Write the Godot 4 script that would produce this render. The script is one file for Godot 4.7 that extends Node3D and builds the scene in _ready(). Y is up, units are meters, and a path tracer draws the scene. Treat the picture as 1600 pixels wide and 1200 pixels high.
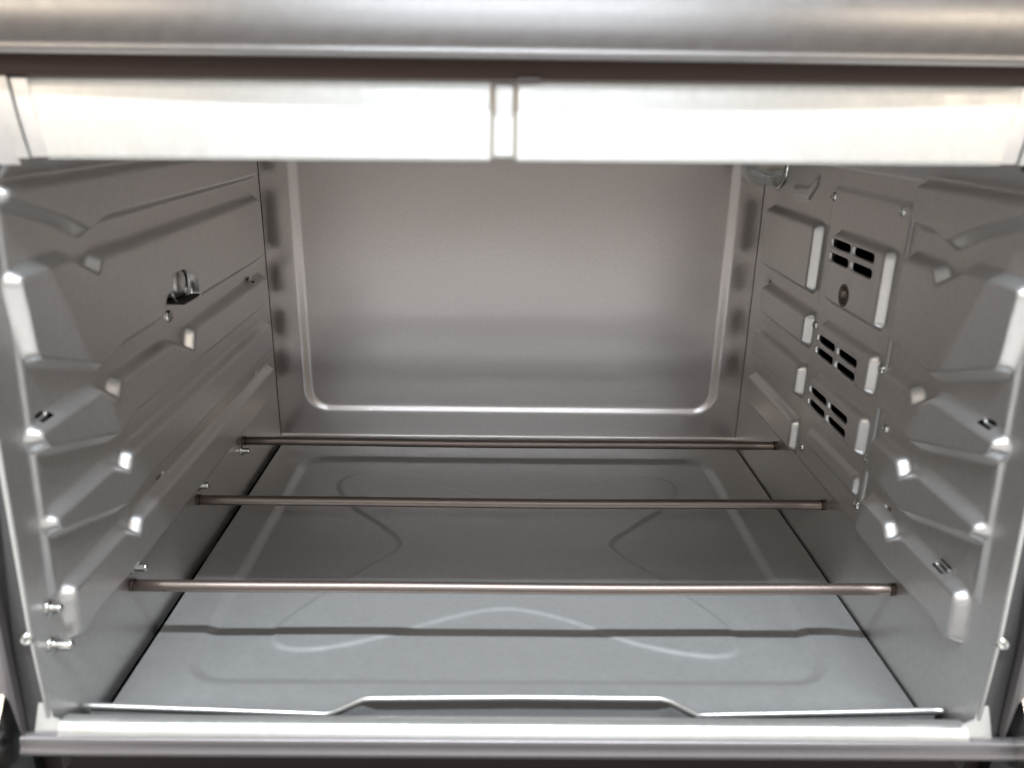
extends Node3D
# A countertop oven seen through its open front. Tray surface is y = 0, back wall z = 0, opening towards +z. Units: metres.

const HALF := 0.18            # half the inner width
const ROOF := 0.246           # inside ceiling height
const BASE := Vector3(0, -0.064, 0.17)   # the oven's base on the counter

var M := {}
var oven: Node3D
var used := {}

# ------------------------------------------------------------------ helpers

func numbered(called: String) -> String:
	var n: int = used.get(called, 0)
	used[called] = n + 1
	return called if n == 0 else "%s_%03d" % [called, n]

func tag(o: Node, label: String, category := "", group := "", kind := "") -> void:
	if label: o.set_meta("label", label)
	if category: o.set_meta("category", category)
	if group: o.set_meta("group", group)
	if kind: o.set_meta("kind", kind)

# one mesh as a part; parts of the oven are built in world coordinates, so a direct child is moved back by the oven's base
func part(called: String, mesh: Mesh, m: Material, parent: Node3D) -> MeshInstance3D:
	var o := MeshInstance3D.new()
	o.name = called
	o.mesh = mesh
	for i in mesh.get_surface_count():
		mesh.surface_set_material(i, m)
	if parent == oven:
		o.position = -BASE
	parent.add_child(o, true)
	return o

func empty(called: String, parent: Node3D) -> Node3D:
	var o := Node3D.new()
	o.name = called
	if parent == oven:
		o.position = -BASE
	parent.add_child(o, true)
	return o

func noise_tex(freq: float, seed_: int, lo: float, hi: float, size := 512, octaves := 4) -> NoiseTexture2D:
	var n := FastNoiseLite.new()
	n.noise_type = FastNoiseLite.TYPE_SIMPLEX_SMOOTH
	n.frequency = freq
	n.seed = seed_
	n.fractal_octaves = octaves
	var g := Gradient.new()
	g.set_color(0, Color(lo, lo, lo))
	g.set_color(1, Color(hi, hi, hi))
	var t := NoiseTexture2D.new()
	t.width = size
	t.height = size
	t.seamless = true
	t.noise = n
	t.color_ramp = g
	return t

func steel(albedo: Color, rough: float, spread: float, scale: float, seed_: int, metal := 1.0) -> StandardMaterial3D:
	var m := StandardMaterial3D.new()
	m.albedo_color = albedo
	m.metallic = metal
	m.roughness = 1.0
	m.roughness_texture = noise_tex(0.02, seed_, rough - spread, rough + spread)
	m.roughness_texture_channel = BaseMaterial3D.TEXTURE_CHANNEL_RED
	m.albedo_texture = noise_tex(0.05, seed_ + 7, 0.955, 1.0)
	m.uv1_triplanar = true
	m.uv1_world_triplanar = true
	m.uv1_scale = Vector3.ONE * scale
	return m

func plain(albedo: Color, rough: float, metal := 0.0) -> StandardMaterial3D:
	var m := StandardMaterial3D.new()
	m.albedo_color = albedo
	m.roughness = rough
	m.metallic = metal
	return m

# box between two corners with its long edges chamfered by c
func box(a: Vector3, b: Vector3, c := 0.0004) -> ArrayMesh:
	var lo := Vector3(minf(a.x, b.x), minf(a.y, b.y), minf(a.z, b.z))
	var hi := Vector3(maxf(a.x, b.x), maxf(a.y, b.y), maxf(a.z, b.z))
	var pts := PackedVector2Array([
		Vector2(lo.y + c, lo.z), Vector2(hi.y - c, lo.z), Vector2(hi.y, lo.z + c), Vector2(hi.y, hi.z - c),
		Vector2(hi.y - c, hi.z), Vector2(lo.y + c, hi.z), Vector2(lo.y, hi.z - c), Vector2(lo.y, lo.z + c)])
	return prism(pts, lo.x, hi.x, func(p: Vector2, d: float) -> Vector3: return Vector3(d, p.x, p.y))

# a closed outline carried from depth d0 to d1, flat shaded, with caps
func prism(pts: PackedVector2Array, d0: float, d1: float, place: Callable) -> ArrayMesh:
	var st := SurfaceTool.new()
	st.begin(Mesh.PRIMITIVE_TRIANGLES)
	st.set_smooth_group(-1)
	var n := pts.size()
	for i in n:
		var p: Vector2 = pts[i]
		var q: Vector2 = pts[(i + 1) % n]
		var a: Vector3 = place.call(p, d0)
		var b: Vector3 = place.call(q, d0)
		var c: Vector3 = place.call(q, d1)
		var d: Vector3 = place.call(p, d1)
		for v in [a, b, c, a, c, d]: st.add_vertex(v)
	var tri := Geometry2D.triangulate_polygon(pts)
	for dd in [d0, d1]:
		for i in range(0, tri.size(), 3):
			for k in 3: st.add_vertex(place.call(pts[tri[i + k]], dd))
	st.generate_normals()
	return st.commit()

# an open profile (z, y) carried along x with smooth shading; sheet metal
func sheet(profile: Array, xs: Array, lift = null) -> ArrayMesh:
	var st := SurfaceTool.new()
	st.begin(Mesh.PRIMITIVE_TRIANGLES)
	st.set_smooth_group(0)
	for i in xs.size() - 1:
		for j in profile.size() - 1:
			var q := []
			for e in [[i, j], [i + 1, j], [i + 1, j + 1], [i, j + 1]]:
				var x: float = xs[e[0]]
				var p: Vector2 = profile[e[1]]
				var v := Vector3(x, p.y, p.x)
				if lift != null: v = lift.call(v)
				q.append(v)
			for v in [q[0], q[1], q[2], q[0], q[2], q[3]]: st.add_vertex(v)
	st.index()
	st.generate_normals()
	return st.commit()

func span(a: float, b: float, n: int) -> Array:
	var r := []
	for i in n + 1: r.append(lerpf(a, b, float(i) / n))
	return r

# profile (radius, along) turned about an axis that starts at `at` and points along `axis`
func lathe(prof: Array, at: Vector3, axis: Vector3, seg := 16) -> ArrayMesh:
	var st := SurfaceTool.new()
	st.begin(Mesh.PRIMITIVE_TRIANGLES)
	st.set_smooth_group(0)
	var w := axis.normalized()
	var u := w.cross(Vector3.UP if absf(w.y) < 0.9 else Vector3.RIGHT).normalized()
	var v := w.cross(u)
	for j in prof.size() - 1:
		for i in seg:
			var q := []
			for e in [[i, j], [i + 1, j], [i + 1, j + 1], [i, j + 1]]:
				var t: float = TAU * float(e[0] % seg) / seg
				var p: Vector2 = prof[e[1]]
				q.append(at + w * p.y + (u * cos(t) + v * sin(t)) * p.x)
			for p in [q[0], q[2], q[1], q[0], q[3], q[2]]: st.add_vertex(p)
	st.index()
	st.generate_normals()
	return st.commit()

# a turned shape with flutes pressed into its side
func fluted(prof: Array, at: Vector3, axis: Vector3, seg: int, flutes: int, depth: float) -> ArrayMesh:
	var m := lathe(prof, Vector3.ZERO, Vector3(0, 0, 1), seg)
	var arr := m.surface_get_arrays(0)
	var v: PackedVector3Array = arr[Mesh.ARRAY_VERTEX]
	for i in v.size():
		var f := 1.0 + depth * cos(atan2(v[i].y, v[i].x) * flutes)
		v[i] = Vector3(v[i].x * f, v[i].y * f, v[i].z)
	var st := SurfaceTool.new()
	st.begin(Mesh.PRIMITIVE_TRIANGLES)
	st.set_smooth_group(0)
	var turn := Basis(Quaternion(Vector3(0, 0, 1), axis.normalized()))
	var idx: PackedInt32Array = arr[Mesh.ARRAY_INDEX]
	for i in idx: st.add_vertex(at + turn * v[i])
	st.index()
	st.generate_normals()
	return st.commit()

func tube(path: Array, r: float, seg := 10) -> ArrayMesh:
	var st := SurfaceTool.new()
	st.begin(Mesh.PRIMITIVE_TRIANGLES)
	st.set_smooth_group(0)
	var rings := []
	for i in path.size():
		var a: Vector3 = path[maxi(i - 1, 0)]
		var b: Vector3 = path[mini(i + 1, path.size() - 1)]
		var w := (b - a).normalized()
		var u := w.cross(Vector3(0.01, 0.02, 1)).normalized()
		var v := w.cross(u)
		var ring := []
		for k in seg:
			var t := TAU * k / seg
			ring.append(path[i] + (u * cos(t) + v * sin(t)) * r)
		rings.append(ring)
	for i in path.size() - 1:
		for k in seg:
			var k2 := (k + 1) % seg
			for p in [rings[i][k], rings[i + 1][k2], rings[i][k2], rings[i][k], rings[i + 1][k], rings[i + 1][k2]]: st.add_vertex(p)
	for e in [0, path.size() - 1]:
		for k in range(1, seg - 1):
			for p in [rings[e][0], rings[e][k], rings[e][k + 1]]: st.add_vertex(p)
	st.index()
	st.generate_normals()
	return st.commit()

func smooth_loop(pts: Array, each := 10) -> PackedVector2Array:
	var r := PackedVector2Array()
	var n := pts.size()
	for i in n:
		var p0: Vector2 = pts[(i + n - 1) % n]
		var p1: Vector2 = pts[i]
		var p2: Vector2 = pts[(i + 1) % n]
		var p3: Vector2 = pts[(i + 2) % n]
		for k in each:
			r.append(p1.cubic_interpolate(p2, p0, p3, float(k) / each))
	return r

# an outline with its corners rounded off
func rounded(poly: PackedVector2Array, r: float) -> PackedVector2Array:
	var out := PackedVector2Array()
	var n := poly.size()
	for i in n:
		var a := poly[(i + n - 1) % n]
		var b := poly[i]
		var c := poly[(i + 1) % n]
		var q := minf(r, minf(a.distance_to(b), b.distance_to(c)) * 0.45)
		var p0 := b + (a - b).normalized() * q
		var p1 := b + (c - b).normalized() * q
		for k in 5:
			var t := k / 4.0
			out.append(p0.lerp(b, t).lerp(b.lerp(p1, t), t))
	return out

func round_rect(a: Vector2, b: Vector2, r: float, seg := 5) -> PackedVector2Array:
	var out := PackedVector2Array()
	var cs := [Vector2(b.x - r, b.y - r), Vector2(a.x + r, b.y - r), Vector2(a.x + r, a.y + r), Vector2(b.x - r, a.y + r)]
	for k in 4:
		for i in seg + 1:
			var t := PI / 2 * (k + float(i) / seg)
			out.append(cs[k] + Vector2(cos(t), sin(t)) * r)
	return out

# ------------------------------------------------------------------ pressed sheet metal

# A sheet on a grid (mm) with bosses pressed into it; every boss becomes a mesh of its own that shares its rim with the sheet.
class Pressed:
	var u0: float
	var v0: float
	var step: float
	var nu: int
	var nv: int
	var h := PackedFloat32Array()
	var owner := PackedInt32Array()
	var hole := PackedByteArray()

	func _init(a: Vector2, b: Vector2, s: float) -> void:
		u0 = a.x
		v0 = a.y
		step = s
		nu = int(round((b.x - a.x) / s)) + 1
		nv = int(round((b.y - a.y) / s)) + 1
		h.resize(nu * nv)
		owner.resize(nu * nv)
		hole.resize(nu * nv)

	# raise (or sink) the inside of an outline by `depth`, with a rounded shoulder `bevel` wide outside it
	func press(poly: PackedVector2Array, depth: float, bevel: float, id: int, add := false) -> void:
		var n := poly.size()
		var near := PackedFloat32Array()
		near.resize(nu * nv)
		near.fill(1e9)
		var lo := poly[0]
		var hi := poly[0]
		for p in poly:
			lo = lo.min(p)
			hi = hi.max(p)
		var reach := bevel + step
		for i in n:
			var a := poly[i]
			var b := poly[(i + 1) % n]
			var ba := b - a
			var ll := maxf(ba.length_squared(), 1e-9)
			var i0 := maxi(0, int((minf(a.x, b.x) - reach - u0) / step))
			var i1 := mini(nu - 1, int((maxf(a.x, b.x) + reach - u0) / step) + 1)
			var j0 := maxi(0, int((minf(a.y, b.y) - reach - v0) / step))
			var j1 := mini(nv - 1, int((maxf(a.y, b.y) + reach - v0) / step) + 1)
			for j in range(j0, j1 + 1):
				for k in range(i0, i1 + 1):
					var p := Vector2(u0 + k * step, v0 + j * step)
					var t := clampf((p - a).dot(ba) / ll, 0.0, 1.0)
					var d := p.distance_squared_to(a + ba * t)
					var at := j * nu + k
					if d < near[at]: near[at] = d
		var ja := maxi(0, int((lo.y - reach - v0) / step))
		var jb := mini(nv - 1, int((hi.y + reach - v0) / step) + 1)
		var ia := maxi(0, int((lo.x - reach - u0) / step))
		var ib := mini(nu - 1, int((hi.x + reach - u0) / step) + 1)
		for j in range(ja, jb + 1):
			var y := v0 + j * step
			var cuts := []
			for i in n:
				var a := poly[i]
				var b := poly[(i + 1) % n]
				if (a.y > y) != (b.y > y):
					cuts.append(a.x + (y - a.y) * (b.x - a.x) / (b.y - a.y))
			cuts.sort()
			for k in range(ia, ib + 1):
				var x := u0 + k * step
				var inside := false
				for c in cuts:
					if x > c: inside = not inside
				var at := j * nu + k
				var f := 1.0
				if not inside:
					var d := sqrt(near[at])
					if d >= bevel: continue
					var t := 1.0 - d / bevel
					f = lerpf(t, t * t * (3.0 - 2.0 * t), 0.7)
				var v := depth * f
				if add: h[at] += v
				elif absf(v) > absf(h[at]): h[at] = v
				else: continue
				if f > 0.04 and id > 0: owner[at] = id

	func cut(poly: PackedVector2Array) -> void:
		var lo := poly[0]
		var hi := poly[0]
		for p in poly:
			lo = lo.min(p)
			hi = hi.max(p)
		for j in range(int((lo.y - v0) / step) - 1, int((hi.y - v0) / step) + 2):
			for k in range(int((lo.x - u0) / step) - 1, int((hi.x - u0) / step) + 2):
				var c := Vector2(u0 + (k + 0.5) * step, v0 + (j + 0.5) * step)
				if k >= 0 and j >= 0 and k < nu and j < nv and Geometry2D.is_point_in_polygon(c, poly):
					hole[j * nu + k] = 1

	func at(p: Vector2) -> float:
		var k := clampi(int(round((p.x - u0) / step)), 0, nu - 1)
		var j := clampi(int(round((p.y - v0) / step)), 0, nv - 1)
		return h[j * nu + k]

	# meshes by id (0 is the sheet itself); place(u, v, h) gives the point in metres
	func meshes(place: Callable, flip: bool) -> Dictionary:
		var pos := PackedVector3Array()
		pos.resize(nu * nv)
		for j in nv:
			for k in nu:
				pos[j * nu + k] = place.call(u0 + k * step, v0 + j * step, h[j * nu + k])
		var nor := PackedVector3Array()
		nor.resize(nu * nv)
		for j in nv:
			for k in nu:
				var e := pos[j * nu + mini(k + 1, nu - 1)] - pos[j * nu + maxi(k - 1, 0)]
				var f := pos[mini(j + 1, nv - 1) * nu + k] - pos[maxi(j - 1, 0) * nu + k]
				var c := e.cross(f)
				if c.length_squared() < 1e-16: c = nor[j * nu + k - 1] if k > 0 else Vector3.UP
				elif flip: c = -c
				nor[j * nu + k] = c.normalized()
		var index := {}
		var vert := {}
		var remap := {}
		for j in nv - 1:
			for k in nu - 1:
				var a := j * nu + k
				if hole[a]: continue
				var b := a + 1
				var c := a + nu + 1
				var d := a + nu
				if pos[a].distance_squared_to(pos[b]) < 1e-10 and pos[d].distance_squared_to(pos[c]) < 1e-10: continue
				var id := maxi(maxi(owner[a], owner[b]), maxi(owner[c], owner[d]))
				if not index.has(id):
					index[id] = PackedInt32Array()
					vert[id] = PackedInt32Array()
					var r := PackedInt32Array()
					r.resize(nu * nv)
					r.fill(-1)
					remap[id] = r
				var rr: PackedInt32Array = remap[id]
				var vv: PackedInt32Array = vert[id]
				var ii: PackedInt32Array = index[id]
				for q in ([a, b, c, a, c, d] if flip else [a, c, b, a, d, c]):
					if rr[q] < 0:
						rr[q] = vv.size()
						vv.append(q)
					ii.append(rr[q])
				remap[id] = rr
				vert[id] = vv
				index[id] = ii
		var out := {}
		for id in index:
			var vv: PackedInt32Array = vert[id]
			var p := PackedVector3Array()
			var nn := PackedVector3Array()
			p.resize(vv.size())
			nn.resize(vv.size())
			for i in vv.size():
				p[i] = pos[vv[i]]
				nn[i] = nor[vv[i]]
			var arr := []
			arr.resize(Mesh.ARRAY_MAX)
			arr[Mesh.ARRAY_VERTEX] = p
			arr[Mesh.ARRAY_NORMAL] = nn
			arr[Mesh.ARRAY_INDEX] = index[id]
			var m := ArrayMesh.new()
			m.add_surface_from_arrays(Mesh.PRIMITIVE_TRIANGLES, arr)
			out[id] = m
		return out

# ------------------------------------------------------------------ the scene

func _ready() -> void:
	make_camera()
	make_light()
	make_materials()
	make_added_counter()
	make_oven_body()
	make_side_wall(-1)
	make_side_wall(1)
	make_front()
	make_elements()
	make_lamp()
	make_tray()

func make_camera() -> void:
	var a := CameraAttributesPhysical.new()
	a.frustum_focal_length = 24.557     # with Godot's 24 mm sensor this is 52.1 degrees upright, a phone's main lens
	a.frustum_focus_distance = 0.50
	a.frustum_near = 0.02
	a.frustum_far = 50.0
	a.exposure_aperture = 7.0           # as wide open as the phone's small lens
	var c := Camera3D.new()
	c.name = "camera"
	c.attributes = a
	add_child(c)
	c.transform = Transform3D(Basis(Vector3(0.99978018, 0.01609764, 0.01343335), Vector3(-0.01077069, 0.94403777, -0.32966148), Vector3(-0.01798836, 0.32944432, 0.94400363)), Vector3(-0.00943119, 0.24800737, 0.57466959))
	c.current = true

func make_light() -> void:
	var e := Environment.new()
	e.background_mode = Environment.BG_COLOR
	e.background_color = Color(0.69, 0.665, 0.65)
	e.tonemap_mode = Environment.TONE_MAPPER_LINEAR
	e.tonemap_exposure = 1.0
	e.sdfgi_enabled = true
	e.ssao_enabled = true
	e.ssil_enabled = true
	var w := WorldEnvironment.new()
	w.name = "surroundings"
	w.environment = e
	add_child(w)
	# rows of ceiling tubes of the shop, above and in front of the oven: [x, y, z, length, width, energy, colour]
	var cool := Color(0.91, 0.956, 1.0)
	var warm := Color(1.0, 0.95, 0.87)
	lamp_tube(Vector3(0.0, 1.8, 1.02), 1.5, 0.085, 10.3, cool, "cool white ceiling tube right above the open oven")
	lamp_tube(Vector3(0.0, 1.8, 2.7), 1.5, 0.16, 2.2, cool, "cool white ceiling tube in the middle of the second row")
	lamp_tube(Vector3(-2.2, 1.8, 2.9), 1.5, 0.16, 2.6, warm, "warm white ceiling tube on the side of the plain grooved wall")
	lamp_tube(Vector3(2.2, 1.8, 2.9), 1.5, 0.16, 2.6, warm, "warm white ceiling tube on the side of the vented wall")
	lamp_tube(Vector3(0.0, 1.8, 4.5), 2.4, 0.5, 3.2, cool, "wide cool white ceiling panel farthest from the oven")

func lamp_tube(at: Vector3, length: float, width: float, energy: float, col: Color, label: String) -> void:
	var o := Node3D.new()
	o.name = numbered("ceiling_lamp")
	o.position = at
	add_child(o)
	tag(o, label, "lamp", "ceiling lamps of the shop")
	var house := part("housing", box(Vector3(-length / 2 - 0.03, 0.0, -width / 2 - 0.012), Vector3(length / 2 + 0.03, 0.05, width / 2 + 0.012), 0.004), plain(Color(0.85, 0.85, 0.85), 0.5), o)
	house.cast_shadow = GeometryInstance3D.SHADOW_CASTING_SETTING_ON
	var glow := plain(Color(0.9, 0.9, 0.9), 0.5)
	glow.emission_enabled = true
	glow.emission = col
	glow.emission_energy_multiplier = 3.0
	part("lamp_tube", box(Vector3(-length / 2, -0.014, -width / 2), Vector3(length / 2, -0.001, width / 2), 0.003), glow, o)
	var l := AreaLight3D.new()
	l.name = "lamp_light"
	l.area_size = Vector2(length, width)
	l.area_normalize_energy = true
	l.light_energy = energy
	l.light_color = col
	l.area_range = 20.0
	l.shadow_enabled = true
	o.add_child(l)
	l.position = Vector3(0, -0.018, 0)
	l.rotation = Vector3(-PI / 2, 0, 0)

func make_materials() -> void:
	M.wall = steel(Color(0.875, 0.862, 0.85), 0.37, 0.02, 9.0, 3, 0.9)
	M.back = steel(Color(0.735, 0.705, 0.69), 0.29, 0.008, 12.0, 21, 0.95)  # same steel as the walls, its colour darkened to imitate a dark reflection
	M.tray = steel(Color(0.69, 0.685, 0.675), 0.40, 0.04, 8.0, 35, 0.68)
	M.bright = steel(Color(0.82, 0.81, 0.79), 0.36, 0.05, 9.0, 51, 0.8)
	M.fascia = steel(Color(0.60, 0.585, 0.575), 0.30, 0.03, 12.0, 63)
	M.frame = steel(Color(0.33, 0.315, 0.31), 0.5, 0.05, 12.0, 71, 0.4)
	M.rail = steel(Color(0.52, 0.495, 0.49), 0.45, 0.05, 12.0, 77, 0.8)
	M.zinc = plain(Color(0.86, 0.86, 0.84), 0.2, 1.0)
	M.bronze = steel(Color(0.49, 0.44, 0.41), 0.40, 0.06, 30.0, 83, 0.9)
	M.collar = plain(Color(0.30, 0.25, 0.23), 0.5, 0.7)
	M.seal = plain(Color(0.24, 0.175, 0.15), 0.8)
	M.black = plain(Color(0.055, 0.05, 0.05), 0.55)
	M.apron = plain(Color(0.21, 0.175, 0.165), 0.4)
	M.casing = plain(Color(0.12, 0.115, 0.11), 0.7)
	M.doorglass = plain(Color(0.07, 0.06, 0.06), 0.15)

func make_added_counter() -> void:
	var c := MeshInstance3D.new()
	c.name = "countertop"
	c.mesh = box(Vector3(-0.7, -0.094, -0.16), Vector3(0.7, -0.0642, 1.08), 0.003)  # added out of view, pale and long to reflect light into the oven
	c.mesh.surface_set_material(0, steel(Color(0.91, 0.89, 0.86), 0.45, 0.05, 3.0, 91, 0.0))
	add_child(c)
	tag(c, "added pale countertop under the oven, out of view, reflecting light onto the back wall", "", "", "structure")

func make_oven_body() -> void:
	oven = Node3D.new()
	oven.name = "countertop_oven"
	oven.position = BASE
	add_child(oven)
	tag(oven, "steel countertop oven seen through its open front, grooved side walls and three heating rods", "oven")
	# outer casing: closes the box behind the walls, so that the vents look into a dark space
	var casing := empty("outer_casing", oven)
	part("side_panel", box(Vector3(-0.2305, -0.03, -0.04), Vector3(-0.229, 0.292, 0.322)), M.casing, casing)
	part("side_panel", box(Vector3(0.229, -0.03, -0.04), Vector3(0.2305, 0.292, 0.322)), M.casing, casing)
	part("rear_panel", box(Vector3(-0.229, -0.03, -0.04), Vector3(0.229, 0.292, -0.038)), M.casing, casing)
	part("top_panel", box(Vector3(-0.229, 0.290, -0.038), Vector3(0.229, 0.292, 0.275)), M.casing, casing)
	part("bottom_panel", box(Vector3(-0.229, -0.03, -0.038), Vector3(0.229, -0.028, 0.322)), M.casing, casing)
	for x in [-0.18, 0.18]:
		for z in [0.02, 0.29]:
			part("foot", lathe([Vector2(0.0, 0.0), Vector2(0.013, 0.0), Vector2(0.0145, 0.004), Vector2(0.0145, 0.034), Vector2(0, 0.034)], Vector3(x, -0.064, z), Vector3.UP, 20), M.black, casing)
	# floor pan under the tray
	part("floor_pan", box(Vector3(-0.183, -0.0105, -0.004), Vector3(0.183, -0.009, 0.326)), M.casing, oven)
	part("cavity_ceiling", box(Vector3(-0.165, ROOF, -0.004), Vector3(0.165, ROOF + 0.001, 0.298)), M.wall, oven)
	# back wall with a wide shallow recess
	var p := Pressed.new(Vector2(-179.6, -8), Vector2(179.6, 252), 1.4)
	p.press(round_rect(Vector2(-153.5, 28.5), Vector2(156.5, 262), 13.0, 8), -2.3, 5.5, 1)
	var wavy := FastNoiseLite.new()
	wavy.seed = 29
	wavy.frequency = 0.012
	wavy.fractal_octaves = 1
	for j in p.nv:
		for k in p.nu: p.h[j * p.nu + k] += 0.10 * wavy.get_noise_2d(k * p.step, j * p.step)
	for j in p.nv:
		var y := p.v0 + j * p.step
		if y < 4.5:
			for k in p.nu: p.h[j * p.nu + k] += 5.0 * pow(clampf(1.0 - y / 4.5, 0, 1), 2.0)
	var ms: Dictionary = p.meshes(func(u: float, v: float, hh: float) -> Vector3: return Vector3(u, v, hh) * 0.001, true)
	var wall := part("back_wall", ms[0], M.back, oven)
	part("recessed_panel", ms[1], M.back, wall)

# front edge of the side walls; the opening leans back a little with height
func front_z(y: float) -> float:
	return 328.5 - 0.055 * maxf(0.0, y - 65.0) - 0.10 * maxf(0.0, y - 140.0)

func make_side_wall(s: int) -> void:
	var p := Pressed.new(Vector2(1.0, -3.0), Vector2(329.0, 246.0), 1.0)
	var D := 5.6
	var polys := []
	# guides beside the opening: a funnel, then a notch that holds the rack, then the groove
	var back_end := 20.0 if s < 0 else 221.0
	var be := back_end
	var V := func(a: Array) -> PackedVector2Array:
		var r := PackedVector2Array()
		for i in range(0, a.size(), 2): r.append(Vector2(a[i], a[i + 1]))
		return r
	polys.append(V.call([302, 219, 302, 217.5, 268, 207, 252, 200, 238, 204, be, 204, be, 219]))
	if s < 0:   # cut back around the sensor
		polys.append(V.call([303.5, 190, 270, 190, 251, 180, 246, 186.5, be, 186.5, be, 149, 148, 149, 152, 158, 188, 158, 194, 149, 238, 149, 257, 144.5, 302, 161]))
	else:
		polys.append(V.call([303.5, 190, 270, 190, 251, 180, 246, 186.5, be, 186.5, be, 149, 238, 149, 257, 144.5, 302, 161]))
	if s < 0:
		polys.append(V.call([309, 134, 264, 134, 251, 125, 246, 132.5, 196, 132.5, 186, 131, 163, 120, 158, 131.5, be, 132.5, be, 115.5, 238, 115.5, 252, 111, 307, 128]))
	else:
		polys.append(V.call([309, 134, 264, 134, 251, 125, 246, 132.5, be, 132.5, be, 115.5, 238, 115.5, 252, 111, 307, 128]))
	polys.append(V.call([309.5, 99, 266, 99, 251, 90, 246, 97.5, be, 97.5, be, 81, 236, 81, 256, 78.5, 309, 95]))
	polys.append(V.call([307, 66.5, 264, 66.5, 251, 57.5, 246, 64.5, be, 64.5, be, 48, 244, 47, 292, 49, 309, 47]))
	if s > 0:
		for b in [[25, 150, 112, 185.5], [36, 117.5, 117, 133.5], [29, 84.5, 117, 100.5], [29, 48.5, 120, 65.5]]:
			polys.append(round_rect(Vector2(b[0], b[1]), Vector2(b[2], b[3]), 1.5, 3))
		for b in [[141, 151, 203, 185.5], [141, 117.5, 205, 134.5], [141, 84.5, 206, 102], [143, 62, 207, 69.5]]:
			polys.append(round_rect(Vector2(b[0], b[1]), Vector2(b[2], b[3]), 1.5, 3))
	for i in polys.size():
		p.press(rounded(polys[i], 2.6), D if i != 12 else 3.8, 4.0, i + 1)
	# the bead that stiffens the edge of the opening
	var bead := PackedVector2Array([Vector2(312.4, 70), Vector2(313.2, 70), Vector2(299.2, 238), Vector2(298.4, 238)])
	p.press(bead, 1.5, 2.4, 0)
	if s > 0:   # the fan cover stands a little proud
		p.press(round_rect(Vector2(124, 46), Vector2(213, 209), 2.5, 3), 1.3, 1.6, 0)
		p.press(PackedVector2Array([Vector2(60, 199), Vector2(87, 200), Vector2(97, 209), Vector2(97, 213), Vector2(84, 205), Vector2(60, 204)]), 1.3, 1.6, 0)
	# small dents along the sheet: it is not perfectly flat
	var nz := FastNoiseLite.new()
	nz.seed = 11 + s
	nz.frequency = 0.016
	nz.fractal_octaves = 2
	for j in p.nv:
		for k in p.nu:
			p.h[j * p.nu + k] += 0.16 * nz.get_noise_2d(k, j)
	# openings
	var slots := []
	if s > 0:
		for row in [[179.4, 184.2], [171.6, 176.4], [125.0, 129.6], [117.6, 122.2], [93.6, 98.2], [86.0, 90.6]]:
			slots.append([Vector2(140.5, row[0]), Vector2(165.5, row[1]), 2.2])
			slots.append([Vector2(168.5, row[0]), Vector2(193.5, row[1]), 2.2])
		slots.append([Vector2(160.9, 152.5), Vector2(170.3, 161.9), 4.6])
	var stops: Array = [[299, 137.6, 7], [44, 135.2, 6], [48, 70.2, 7], [212, 70.0, 9]] if s < 0 else [[297, 137.6, 7], [290, 69.2, 8], [238, 69.0, 6], [34, 137.6, 7]]
	for t in stops:
		slots.append([Vector2(t[0] - t[2] / 2.0, t[1] - 1.0), Vector2(t[0] + t[2] / 2.0, t[1] + 1.0), 0.7])
	if s < 0:
		slots.append([Vector2(158.5, 151.5), Vector2(180.5, 166.5), 7.2])
	for q in slots:
		p.cut(round_rect(q[0] - Vector2(0.3, 0.3), q[1] + Vector2(0.3, 0.3), q[2]))
	var place := func(u: float, v: float, hh: float) -> Vector3:
		var inward := hh + maxf(0.0, v - 221.0) * 0.75
		return Vector3(s * (180.0 - inward), v, minf(u, front_z(v) if v < 221.5 else (302.5 if v < 231.0 else 296.0))) * 0.001
	var ms: Dictionary = p.meshes(place, s > 0)
	var wall := part("side_wall", ms[0], M.wall, oven)
	tag(wall, "side wall pressed with long rack grooves" if s < 0 else "side wall with the vented fan cover")
	for id in ms:
		if id == 0: continue
		var r := part("rack_guide" if (s < 0 or id <= 5) else "pressed_boss", ms[id], M.wall, wall)
		if id == 1: tag(r, "topmost guide under the ceiling")
	# rims of the openings
	for q in slots:
		var mid: Vector2 = (q[0] + q[1]) / 2
		var big: bool = q[2] > 1.0
		var lvl: float = maxf(p.at(q[0] - Vector2(1.6, 0)), p.at(q[1] + Vector2(1.6, 0)))
		if not big: lvl = p.at(mid)
		var o := slot_rim(q[0], q[1], q[2], lvl, s)
		var nm := "vent_slot"
		if q[2] > 5.0: nm = "sensor_opening"
		elif q[2] > 4.0: nm = "sensor_hole"
		elif not big: nm = "stop_slot"
		part(nm, o, M.wall if nm != "sensor_hole" else M.bronze, wall)
	# the folded front edge of the sheet
	var st := SurfaceTool.new()
	st.begin(Mesh.PRIMITIVE_TRIANGLES)
	st.set_smooth_group(0)
	var ys := span(24.0, 221.0, 24)
	var prof := [Vector2(0.0, 0.0), Vector2(0.35, 0.55), Vector2(1.1, 0.8), Vector2(1.9, 0.5), Vector2(2.3, -0.4), Vector2(2.3, -4.0)]
	for i in ys.size() - 1:
		for j in prof.size() - 1:
			var q := []
			for e in [[i, j], [i, j + 1], [i + 1, j + 1], [i + 1, j]]:
				var y: float = ys[e[0]]
				q.append(Vector3(s * (180.0 + prof[e[1]].x), y, front_z(y) + prof[e[1]].y) * 0.001)
			for v in [q[0], q[1], q[2], q[0], q[2], q[3]]: st.add_vertex(v)
	st.index()
	st.generate_normals()
	part("folded_edge", st.commit(), M.bright, wall)
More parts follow.
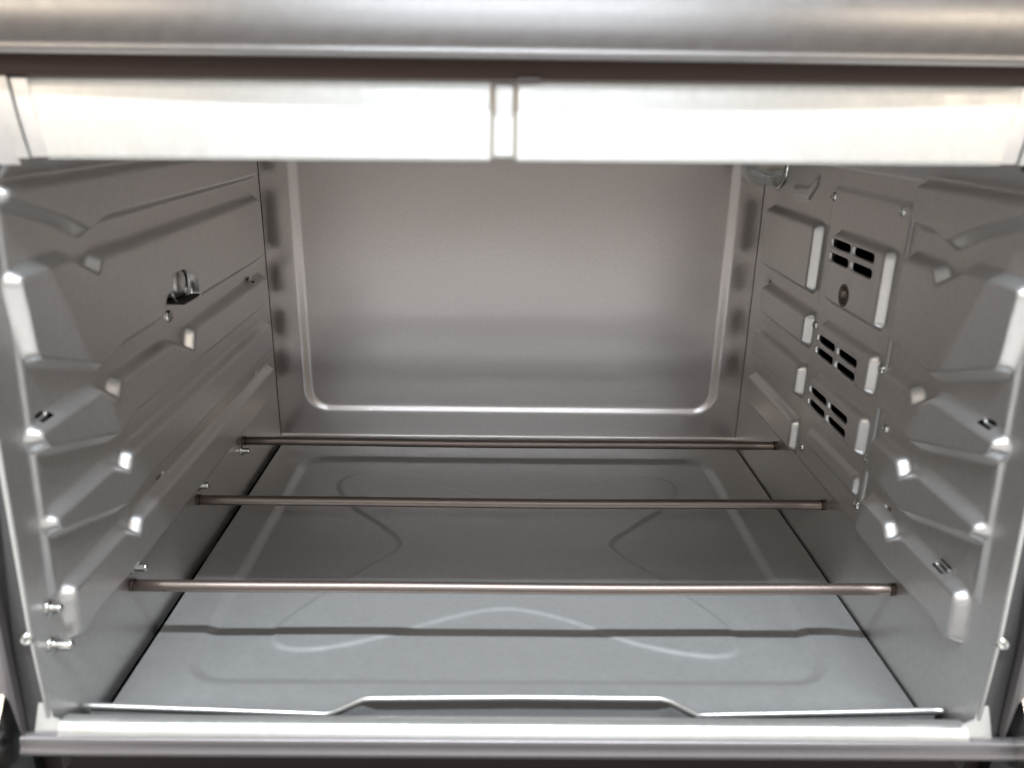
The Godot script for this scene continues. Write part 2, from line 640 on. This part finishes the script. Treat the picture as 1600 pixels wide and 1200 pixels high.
	# screws
	if s > 0:
		for q in [[125.4, 204.9], [204.5, 206.3], [125.3, 130.2], [211.0, 131.1], [131.1, 54.2], [219.5, 86.2], [210.6, 56.5], [222.4, 104.0]]:
			screw(wall, Vector3(s * (0.18 - p.at(Vector2(q[0], q[1])) * 0.001), q[1] * 0.001, q[0] * 0.001), Vector3(-s, 0, 0), 2.5)
	else:
		screw(wall, Vector3(s * 0.1797, 0.1445, 0.178), Vector3(-s, 0, 0), 3.2)
		screw(wall, Vector3(s * 0.18, 0.065, 0.3165), Vector3(-s, 0, 0), 2.6, 4.0)
		screw(wall, Vector3(s * 0.18, 0.0505, 0.3195), Vector3(-s, 0, 0), 2.6, 7.0)
	if s > 0:
		part("sensor_tube", lathe([Vector2(0.0044, 0.0), Vector2(0.0044, 0.0066), Vector2(0.0038, 0.0072), Vector2(0.0030, 0.0068), Vector2(0.0026, 0.0)], Vector3(0.1815, 0.1572, 0.1656), Vector3(-1, 0, 0), 20), M.bronze, wall)
	screw(wall, Vector3(s * 0.1825, 0.0600, 0.3285), Vector3(-s * 0.3, 0, 1), 2.6)
	# bent tab beside the sensor opening
	if s < 0:
		part("bent_tab", box(Vector3(-0.1752, 0.1490, 0.1535), Vector3(-0.1712, 0.1620, 0.1545), 0.0003), M.wall, wall)
		part("bent_tab", box(Vector3(-0.1795, 0.1512, 0.158), Vector3(-0.1700, 0.1522, 0.1805), 0.0003), M.casing, wall)
		part("sensor_cup", lathe([Vector2(0.0, 0.0), Vector2(0.004, 0.0), Vector2(0.0068, -0.001), Vector2(0.0078, -0.004), Vector2(0.0078, -0.012)], Vector3(-0.1735, 0.1605, 0.1705), Vector3(1, 0, 0), 18), M.wall, wall)

func screw(parent: Node3D, at: Vector3, axis: Vector3, r: float, shank := 0.0) -> void:
	var k := r * 0.001
	var prof := []
	if shank > 0.0:   # a threaded tip that sticks out of the sheet, with its nut washer
		prof = [Vector2(k * 1.35, 0.0), Vector2(k * 1.35, 0.0008), Vector2(k * 0.85, 0.0009)]
		var a := 0.0012
		while a < shank * 0.001:
			prof.append(Vector2(k * 0.62, a))
			prof.append(Vector2(k * 0.85, a + 0.0004))
			a += 0.0008
		prof.append(Vector2(k * 0.5, a + 0.0003))
		prof.append(Vector2(0.0, a + 0.0004))
	else:
		prof = [Vector2(k * 1.05, -0.0006), Vector2(k * 1.05, 0.0003), Vector2(k * 0.92, 0.0009), Vector2(k * 0.62, 0.0014), Vector2(k * 0.42, 0.0015), Vector2(k * 0.3, 0.0008), Vector2(0.0, 0.0006)]
	part("screw", lathe(prof, at, axis, 14), M.zinc, parent)

func slot_rim(a: Vector2, b: Vector2, r: float, lvl: float, s: int) -> ArrayMesh:
	var rings := []
	rings.append([round_rect(a - Vector2(1.5, 1.5), b + Vector2(1.5, 1.5), r + 1.5), lvl + 0.02])
	rings.append([round_rect(a - Vector2(0.5, 0.5), b + Vector2(0.5, 0.5), r + 0.5), lvl + 0.22])
	rings.append([round_rect(a, b, r), lvl - 0.1])
	rings.append([round_rect(a, b, r), lvl - 1.6])
	var st := SurfaceTool.new()
	st.begin(Mesh.PRIMITIVE_TRIANGLES)
	st.set_smooth_group(0)
	for j in rings.size() - 1:
		var n: int = rings[j][0].size()
		for i in n:
			var q := []
			for e in [[j, i], [j, (i + 1) % n], [j + 1, (i + 1) % n], [j + 1, i]]:
				var p: Vector2 = rings[e[0]][0][e[1]]
				q.append(Vector3(s * (180.0 - rings[e[0]][1]), p.y, p.x) * 0.001)
			for v in ([q[0], q[1], q[2], q[0], q[2], q[3]] if s < 0 else [q[0], q[2], q[1], q[0], q[3], q[2]]): st.add_vertex(v)
	st.index()
	st.generate_normals()
	return st.commit()

func make_front() -> void:
	var tilt := func(v: Vector3) -> Vector3: return v + Vector3(0, 0.008 * v.x, 0)
	# upper lip of the opening: a folded sheet that leans back, rolled at both edges
	var lipprof := [Vector2(0.290, 0.2445), Vector2(0.298, 0.2375), Vector2(0.3045, 0.2318), Vector2(0.3052, 0.2316), Vector2(0.3055, 0.2321), Vector2(0.3053, 0.2330), Vector2(0.3030, 0.2440), Vector2(0.3008, 0.2530), Vector2(0.3000, 0.2562), Vector2(0.2992, 0.2573), Vector2(0.290, 0.2575)]
	var lipshape := func(v: Vector3) -> Vector3:
		var o := v + Vector3(0, 0.008 * v.x, 0)
		# the bead in the middle is pressed in
		var b := clampf(1.0 - absf(v.x + 0.0084) / 0.0046, 0, 1)
		b = smoothstep(0.0, 0.35, b)
		if v.z > 0.2985: o.z -= 0.0016 * b
		if v.y < 0.2340: o.y += 0.0011 * b
		# slanted ends
		var e := clampf((v.y - 0.231) / 0.026, 0, 1)
		if absf(v.x) > 0.15: o.x += signf(v.x) * 0.0059 * e
		return o
	var xs := span(-0.157, -0.016, 24)
	xs.append_array(span(-0.0145, -0.0023, 14))
	xs.append_array(span(-0.001, 0.157, 24))
	var lip := part("upper_lip", sheet(lipprof, xs, lipshape), M.bright, oven)
	part("clip", box(Vector3(-0.0040, 0.2570, 0.3000), Vector3(0.0032, 0.2582, 0.3022), 0.0004), M.rail, lip)
	# end gussets of the lip
	for s in [-1, 1]:
		var g := func(v: Vector3) -> Vector3:
			var e := clampf((v.y - 0.231) / 0.026, 0, 1)
			return Vector3(s * (v.x + 0.006 * e), v.y + 0.008 * s * v.x, v.z)
		part("end_fold", sheet([Vector2(0.3040, 0.2322), Vector2(0.3020, 0.2445), Vector2(0.2990, 0.2568)], [0.1576, 0.1600, 0.1634], g), M.wall, lip)
		part("end_flange", sheet([Vector2(0.3050, 0.2318), Vector2(0.3030, 0.2445), Vector2(0.3000, 0.2572)], [0.1635, 0.1642, 0.1668, 0.1676], g), M.bright, lip)
		part("end_web", sheet([Vector2(0.3035, 0.2296), Vector2(0.3015, 0.2445), Vector2(0.2985, 0.2600)], [0.1678, 0.180, 0.205], g), M.wall, lip)
	# brown seal strip in the gap above the lip
	var seal := part("seal_strip", sheet([Vector2(0.3005, 0.2572), Vector2(0.3012, 0.259), Vector2(0.3012, 0.263), Vector2(0.2995, 0.268)], [-0.23, -0.1, 0.1, 0.23], tilt), M.seal, oven)
	tag(seal, "brown seal strip in the gap above the lip")
	# fascia over the opening: a folded foot, a small step, then a long outward bow
	var f := [Vector2(0.3000, 0.2634), Vector2(0.3088, 0.2630), Vector2(0.3093, 0.2633), Vector2(0.3095, 0.2640), Vector2(0.3095, 0.2652), Vector2(0.3093, 0.2656), Vector2(0.3092, 0.2660), Vector2(0.3092, 0.2667)]
	for i in 18:
		var t := deg_to_rad(i * 2.5)
		f.append(Vector2(0.2612 + 0.048 * cos(t), 0.2675 + 0.048 * sin(t)))
	part("top_fascia", sheet(f, span(-0.235, 0.235, 30), func(v: Vector3) -> Vector3: return v + Vector3(0, 0.004 * v.x, -0.10 * v.x * v.x)), M.fascia, oven)
	# sill and rail under the opening
	var sill := [Vector2(0.3215, -0.0085), Vector2(0.3220, 0.0180), Vector2(0.3240, 0.0208), Vector2(0.3270, 0.0220), Vector2(0.3296, 0.0222), Vector2(0.3306, 0.0217), Vector2(0.3326, 0.0192), Vector2(0.3330, 0.0180)]
	var lev := func(v: Vector3) -> Vector3: return v + Vector3(0, -0.004 * v.x, 0)
	part("sill", sheet(sill, span(-0.1765, 0.1765, 16), lev), M.bright, oven)
	var railp := [Vector2(0.3300, 0.0183), Vector2(0.3334, 0.0182), Vector2(0.3338, 0.0178), Vector2(0.3341, 0.0160), Vector2(0.3344, 0.0138), Vector2(0.3352, 0.0131), Vector2(0.3355, 0.0122), Vector2(0.3350, 0.0113), Vector2(0.3335, 0.0109), Vector2(0.325, 0.0108)]
	part("front_rail", sheet(railp, span(-0.1905, 0.205, 16), func(v: Vector3) -> Vector3: return v + Vector3(0, -0.004 * v.x - 0.0006, 0)), M.rail, oven)
	part("apron", box(Vector3(-0.23, -0.03, 0.318), Vector3(0.23, 0.0106, 0.3225)), M.apron, oven)
	for s in [-1, 1]:
		# mitred corner between sill and side wall
		var mv := func(p: Vector2, d: float) -> Vector3: return Vector3(s * p.x, p.y, 0.3300 + d + (0.0205 - p.y) * 0.25)
		part("corner_gusset", prism(PackedVector2Array([Vector2(0.1742, 0.0222), Vector2(0.1795, 0.0245), Vector2(0.1822, 0.0440), Vector2(0.1868, 0.0165), Vector2(0.1758, 0.0172)]), -0.0006, 0.0, mv), M.bright, oven)
		# dark frame strip beside the opening and the outer post
		var zf := func(p: Vector2, d: float) -> Vector3: return Vector3(s * p.x, p.y, 0.3282 + d - 0.055 * maxf(0.0, p.y - 0.065) - 0.10 * maxf(0.0, p.y - 0.140))
		var fr := part("frame_strip", prism(PackedVector2Array([Vector2(0.1823, 0.012), Vector2(0.1935, 0.012), Vector2(0.1935, 0.140), Vector2(0.1935, 0.262), Vector2(0.1823, 0.262), Vector2(0.1823, 0.140)]), -0.0040, 0.0, zf), M.frame, oven)
		tag(fr, "dark strip between the opening and the post")
		var post := PackedVector2Array()
		post.append(Vector2(0.1892, 0.019))
		post.append(Vector2(0.1892, 0.140))
		post.append(Vector2(0.1892, 0.262))
		post.append(Vector2(0.2290, 0.262))
		post.append(Vector2(0.2290, 0.140))
		post.append(Vector2(0.2290, 0.0))
		post.append(Vector2(0.2000, 0.0))
		for i in 9:
			var t := PI * i / 8.0
			post.append(Vector2(0.1952 + 0.0045 * cos(t), 0.034 + 0.0060 * sin(t)))
		part("front_post", prism(post, 0.002, 0.0055, zf), M.rail, oven)
		# hinge arm in the black slot
		var hinge := empty("door_hinge", oven)
		part("hinge_slot", box(Vector3(s * 0.1905, -0.03, 0.3243), Vector3(s * 0.2280, 0.044, 0.3290)), M.black, hinge)
		part("hinge_arm", prism(PackedVector2Array([Vector2(0.327, 0.034), Vector2(0.330, 0.037), Vector2(0.337, 0.0285), Vector2(0.350, 0.002), Vector2(0.344, -0.006), Vector2(0.330, 0.018)]), s * 0.1945, s * 0.1970, func(p: Vector2, d: float) -> Vector3: return Vector3(d, p.y, p.x)), M.zinc, hinge)
	# the door, let down in front
	var door := empty("oven_door", oven)
	tag(door, "dark glass door folded down below the opening")
	part("door_frame", box(Vector3(-0.226, -0.050, 0.345), Vector3(0.226, -0.034, 0.362), 0.002), M.black, door)
	part("door_frame", box(Vector3(-0.226, -0.050, 0.604), Vector3(0.226, -0.034, 0.625), 0.002), M.black, door)
	part("door_frame", box(Vector3(-0.226, -0.050, 0.3622), Vector3(-0.196, -0.034, 0.6038), 0.002), M.black, door)
	part("door_frame", box(Vector3(0.196, -0.050, 0.3622), Vector3(0.226, -0.034, 0.6038), 0.002), M.black, door)
	part("door_glass", box(Vector3(-0.1958, -0.044, 0.3622), Vector3(0.1958, -0.038, 0.6038), 0.0005), M.doorglass, door)
	part("door_handle", box(Vector3(-0.16, -0.078, 0.585), Vector3(0.16, -0.062, 0.600), 0.004), M.rail, door)

func make_elements() -> void:
	var i := 0
	for z in [0.2565, 0.1716, 0.0870]:
		var e := empty("heating_element", oven)
		var path := []
		for k in 25:
			var x := lerpf(-0.1775, 0.1775, k / 24.0)
			var bow := sin((x / 0.355 + 0.5) * PI)
			path.append(Vector3(x, 0.0355 - 0.0006 * bow, z + 0.0003 * sin(x * 30.0 + i)))
		part("heating_rod", tube(path, 0.0028, 14), M.bronze, e)
		for s in [-1, 1]:
			part("end_collar", lathe([Vector2(0.0028, 0.0), Vector2(0.0030, 0.0), Vector2(0.0031, -0.0005), Vector2(0.0031, -0.0024)], Vector3(s * 0.1780, 0.0355, z), Vector3(-s, 0, 0), 16), M.collar, e)
		screw(e, Vector3(-0.18, 0.0425 if i < 2 else 0.030, z - (0.004 if i < 2 else -0.004)), Vector3(1, 0, 0), 2.4, 6.5 - i)
		i += 1

func make_lamp() -> void:
	var l := empty("oven_lamp", oven)
	tag(l, "unlit glass oven lamp high on the wall with the vents")
	var glass := StandardMaterial3D.new()
	glass.albedo_color = Color(0.93, 0.94, 0.92, 0.16)
	glass.transparency = BaseMaterial3D.TRANSPARENCY_ALPHA
	glass.roughness = 0.04
	glass.metallic_specular = 0.7
	var at := Vector3(0.1825, 0.2160, 0.026)
	var ax := Vector3(-1, 0, 0)
	var prof := [Vector2(0.0135, 0.0), Vector2(0.0138, 0.006), Vector2(0.0140, 0.012), Vector2(0.0136, 0.017), Vector2(0.0122, 0.022), Vector2(0.0092, 0.0258), Vector2(0.005, 0.0278), Vector2(0.0, 0.0284)]
	var inner := [Vector2(0.0122, 0.001), Vector2(0.0124, 0.012), Vector2(0.0119, 0.017), Vector2(0.0105, 0.021), Vector2(0.0078, 0.0243), Vector2(0.004, 0.026), Vector2(0.0, 0.0265)]
	part("glass_cover", fluted(prof, at, ax, 60, 12, 0.05), glass, l)
	part("glass_cover", fluted(inner, at, ax, 60, 12, -0.06), glass, l)
	part("mounting_ring", lathe([Vector2(0.0142, -0.002), Vector2(0.0168, 0.0), Vector2(0.0166, 0.0035), Vector2(0.0146, 0.0042), Vector2(0.0143, 0.0)], at, ax, 28), M.zinc, l)
	part("bulb", lathe([Vector2(0.0042, 0.0), Vector2(0.0048, 0.006), Vector2(0.0056, 0.011), Vector2(0.0050, 0.016), Vector2(0.0028, 0.019), Vector2(0.0, 0.0198)], at, ax, 18), plain(Color(0.62, 0.52, 0.36), 0.25, 0.3), l)
	for k in 3:
		var t := TAU * k / 3.0 + 0.6
		var off := Vector3(0, cos(t), sin(t)) * 0.0082
		part("support_wire", tube([at + off + ax * 0.001, at + off * 0.9 + ax * 0.012, at + off * 0.35 + ax * 0.0215], 0.0006, 6), M.bronze, l)

# height of the tray's rolled front rim (mm) along x (mm)
func rim_y(x: float) -> float:
	var pts := [[-179.5, 13.0], [-78.0, 8.9], [-63.0, 17.0], [0.0, 17.9], [61.7, 17.4], [75.5, 8.9], [179.5, 12.0]]
	for i in pts.size() - 1:
		if x <= pts[i + 1][0]:
			return lerpf(pts[i][1], pts[i + 1][1], clampf((x - pts[i][0]) / (pts[i + 1][0] - pts[i][0]), 0, 1))
	return pts[-1][1]

func make_tray() -> void:
	var t := Node3D.new()
	t.name = "crumb_tray"
	var base := Vector3(0, -0.0085, 0.155)
	t.position = base
	add_child(t)
	tag(t, "grey steel crumb tray lying on the oven floor, with a four-lobed pressing", "tray")
	var p := Pressed.new(Vector2(-176.4, 8.0), Vector2(178.8, 309.2), 1.2)
	p.press(round_rect(Vector2(-149.0, 39.0), Vector2(144.0, 275.0), 14.0, 8), -2.4, 6.0, 1)
	var lobes := smooth_loop([Vector2(-3.5, 106), Vector2(-32, 88), Vector2(-62, 71), Vector2(-95, 60), Vector2(-114, 64), Vector2(-118, 80), Vector2(-103, 108), Vector2(-82, 131), Vector2(-66, 157), Vector2(-84, 184), Vector2(-106, 214), Vector2(-119, 238), Vector2(-114, 251), Vector2(-94, 252), Vector2(-65, 242), Vector2(-34, 227), Vector2(-4, 219),
		Vector2(27, 228), Vector2(58, 246), Vector2(88, 256), Vector2(106, 255), Vector2(111, 243), Vector2(101, 220), Vector2(79, 188), Vector2(59, 157), Vector2(76, 133), Vector2(98, 110), Vector2(114, 82), Vector2(110, 66), Vector2(91, 62), Vector2(58, 74), Vector2(27, 89)], 6)
	p.press(lobes, 0.95, 3.2, 2, true)
	var nz := FastNoiseLite.new()
	nz.seed = 5
	nz.frequency = 0.010
	nz.fractal_octaves = 2
	for j in p.nv:
		for k in p.nu:
			var a := j * p.nu + k
			var x := p.u0 + k * p.step
			var z := p.v0 + j * p.step
			p.h[a] += 0.22 * nz.get_noise_2d(x, z)
			# the side beside the vented wall is folded down
			p.h[a] -= 2.2 * smoothstep(160.0, 178.0, x)
			# the front rises to the rolled rim
			var f := smoothstep(298.0, 309.8, z)
			p.h[a] = lerpf(p.h[a], rim_y(x), f)
	var ms: Dictionary = p.meshes(func(u: float, v: float, hh: float) -> Vector3: return Vector3(u, hh, v) * 0.001 - base, true)
	var pan := part("pan", ms[0], M.tray, t)
	if ms.has(1): part("sunken_panel", ms[1], M.tray, pan)
	if ms.has(2): part("four_lobed_pressing", ms[2], M.tray, pan)
	var path := []
	for x in span(-179.0, 179.0, 90):
		path.append(Vector3(x, rim_y(x) + 0.2, 310.0) * 0.001 - base)
	part("rolled_rim", tube(path, 0.0013, 10), M.bright, t)
	# front face below the rim
	var st := SurfaceTool.new()
	st.begin(Mesh.PRIMITIVE_TRIANGLES)
	st.set_smooth_group(0)
	var xs := span(-176.0, 176.0, 120)
	for i in xs.size() - 1:
		for j in 8:
			var q := []
			for e in [[i, j], [i + 1, j], [i + 1, j + 1], [i, j + 1]]:
				var x: float = xs[e[0]]
				var f: float = e[1] / 8.0
				var top := rim_y(x) - 0.4
				var y := lerpf(top, -6.0, f)
				# finger hollow in the raised middle
				var hol := smoothstep(0.0, 1.0, clampf((66.0 - absf(x)) / 8.0, 0, 1)) * smoothstep(2.5, 7.0, y) * smoothstep(-0.5, 3.5, top - y)
				q.append(Vector3(x, y, 310.4 - 2.6 * hol + 2.2 * f) * 0.001 - base)
			for v in [q[0], q[1], q[2], q[0], q[2], q[3]]: st.add_vertex(v)
	st.index()
	st.generate_normals()
	part("front_face", st.commit(), M.tray, t)
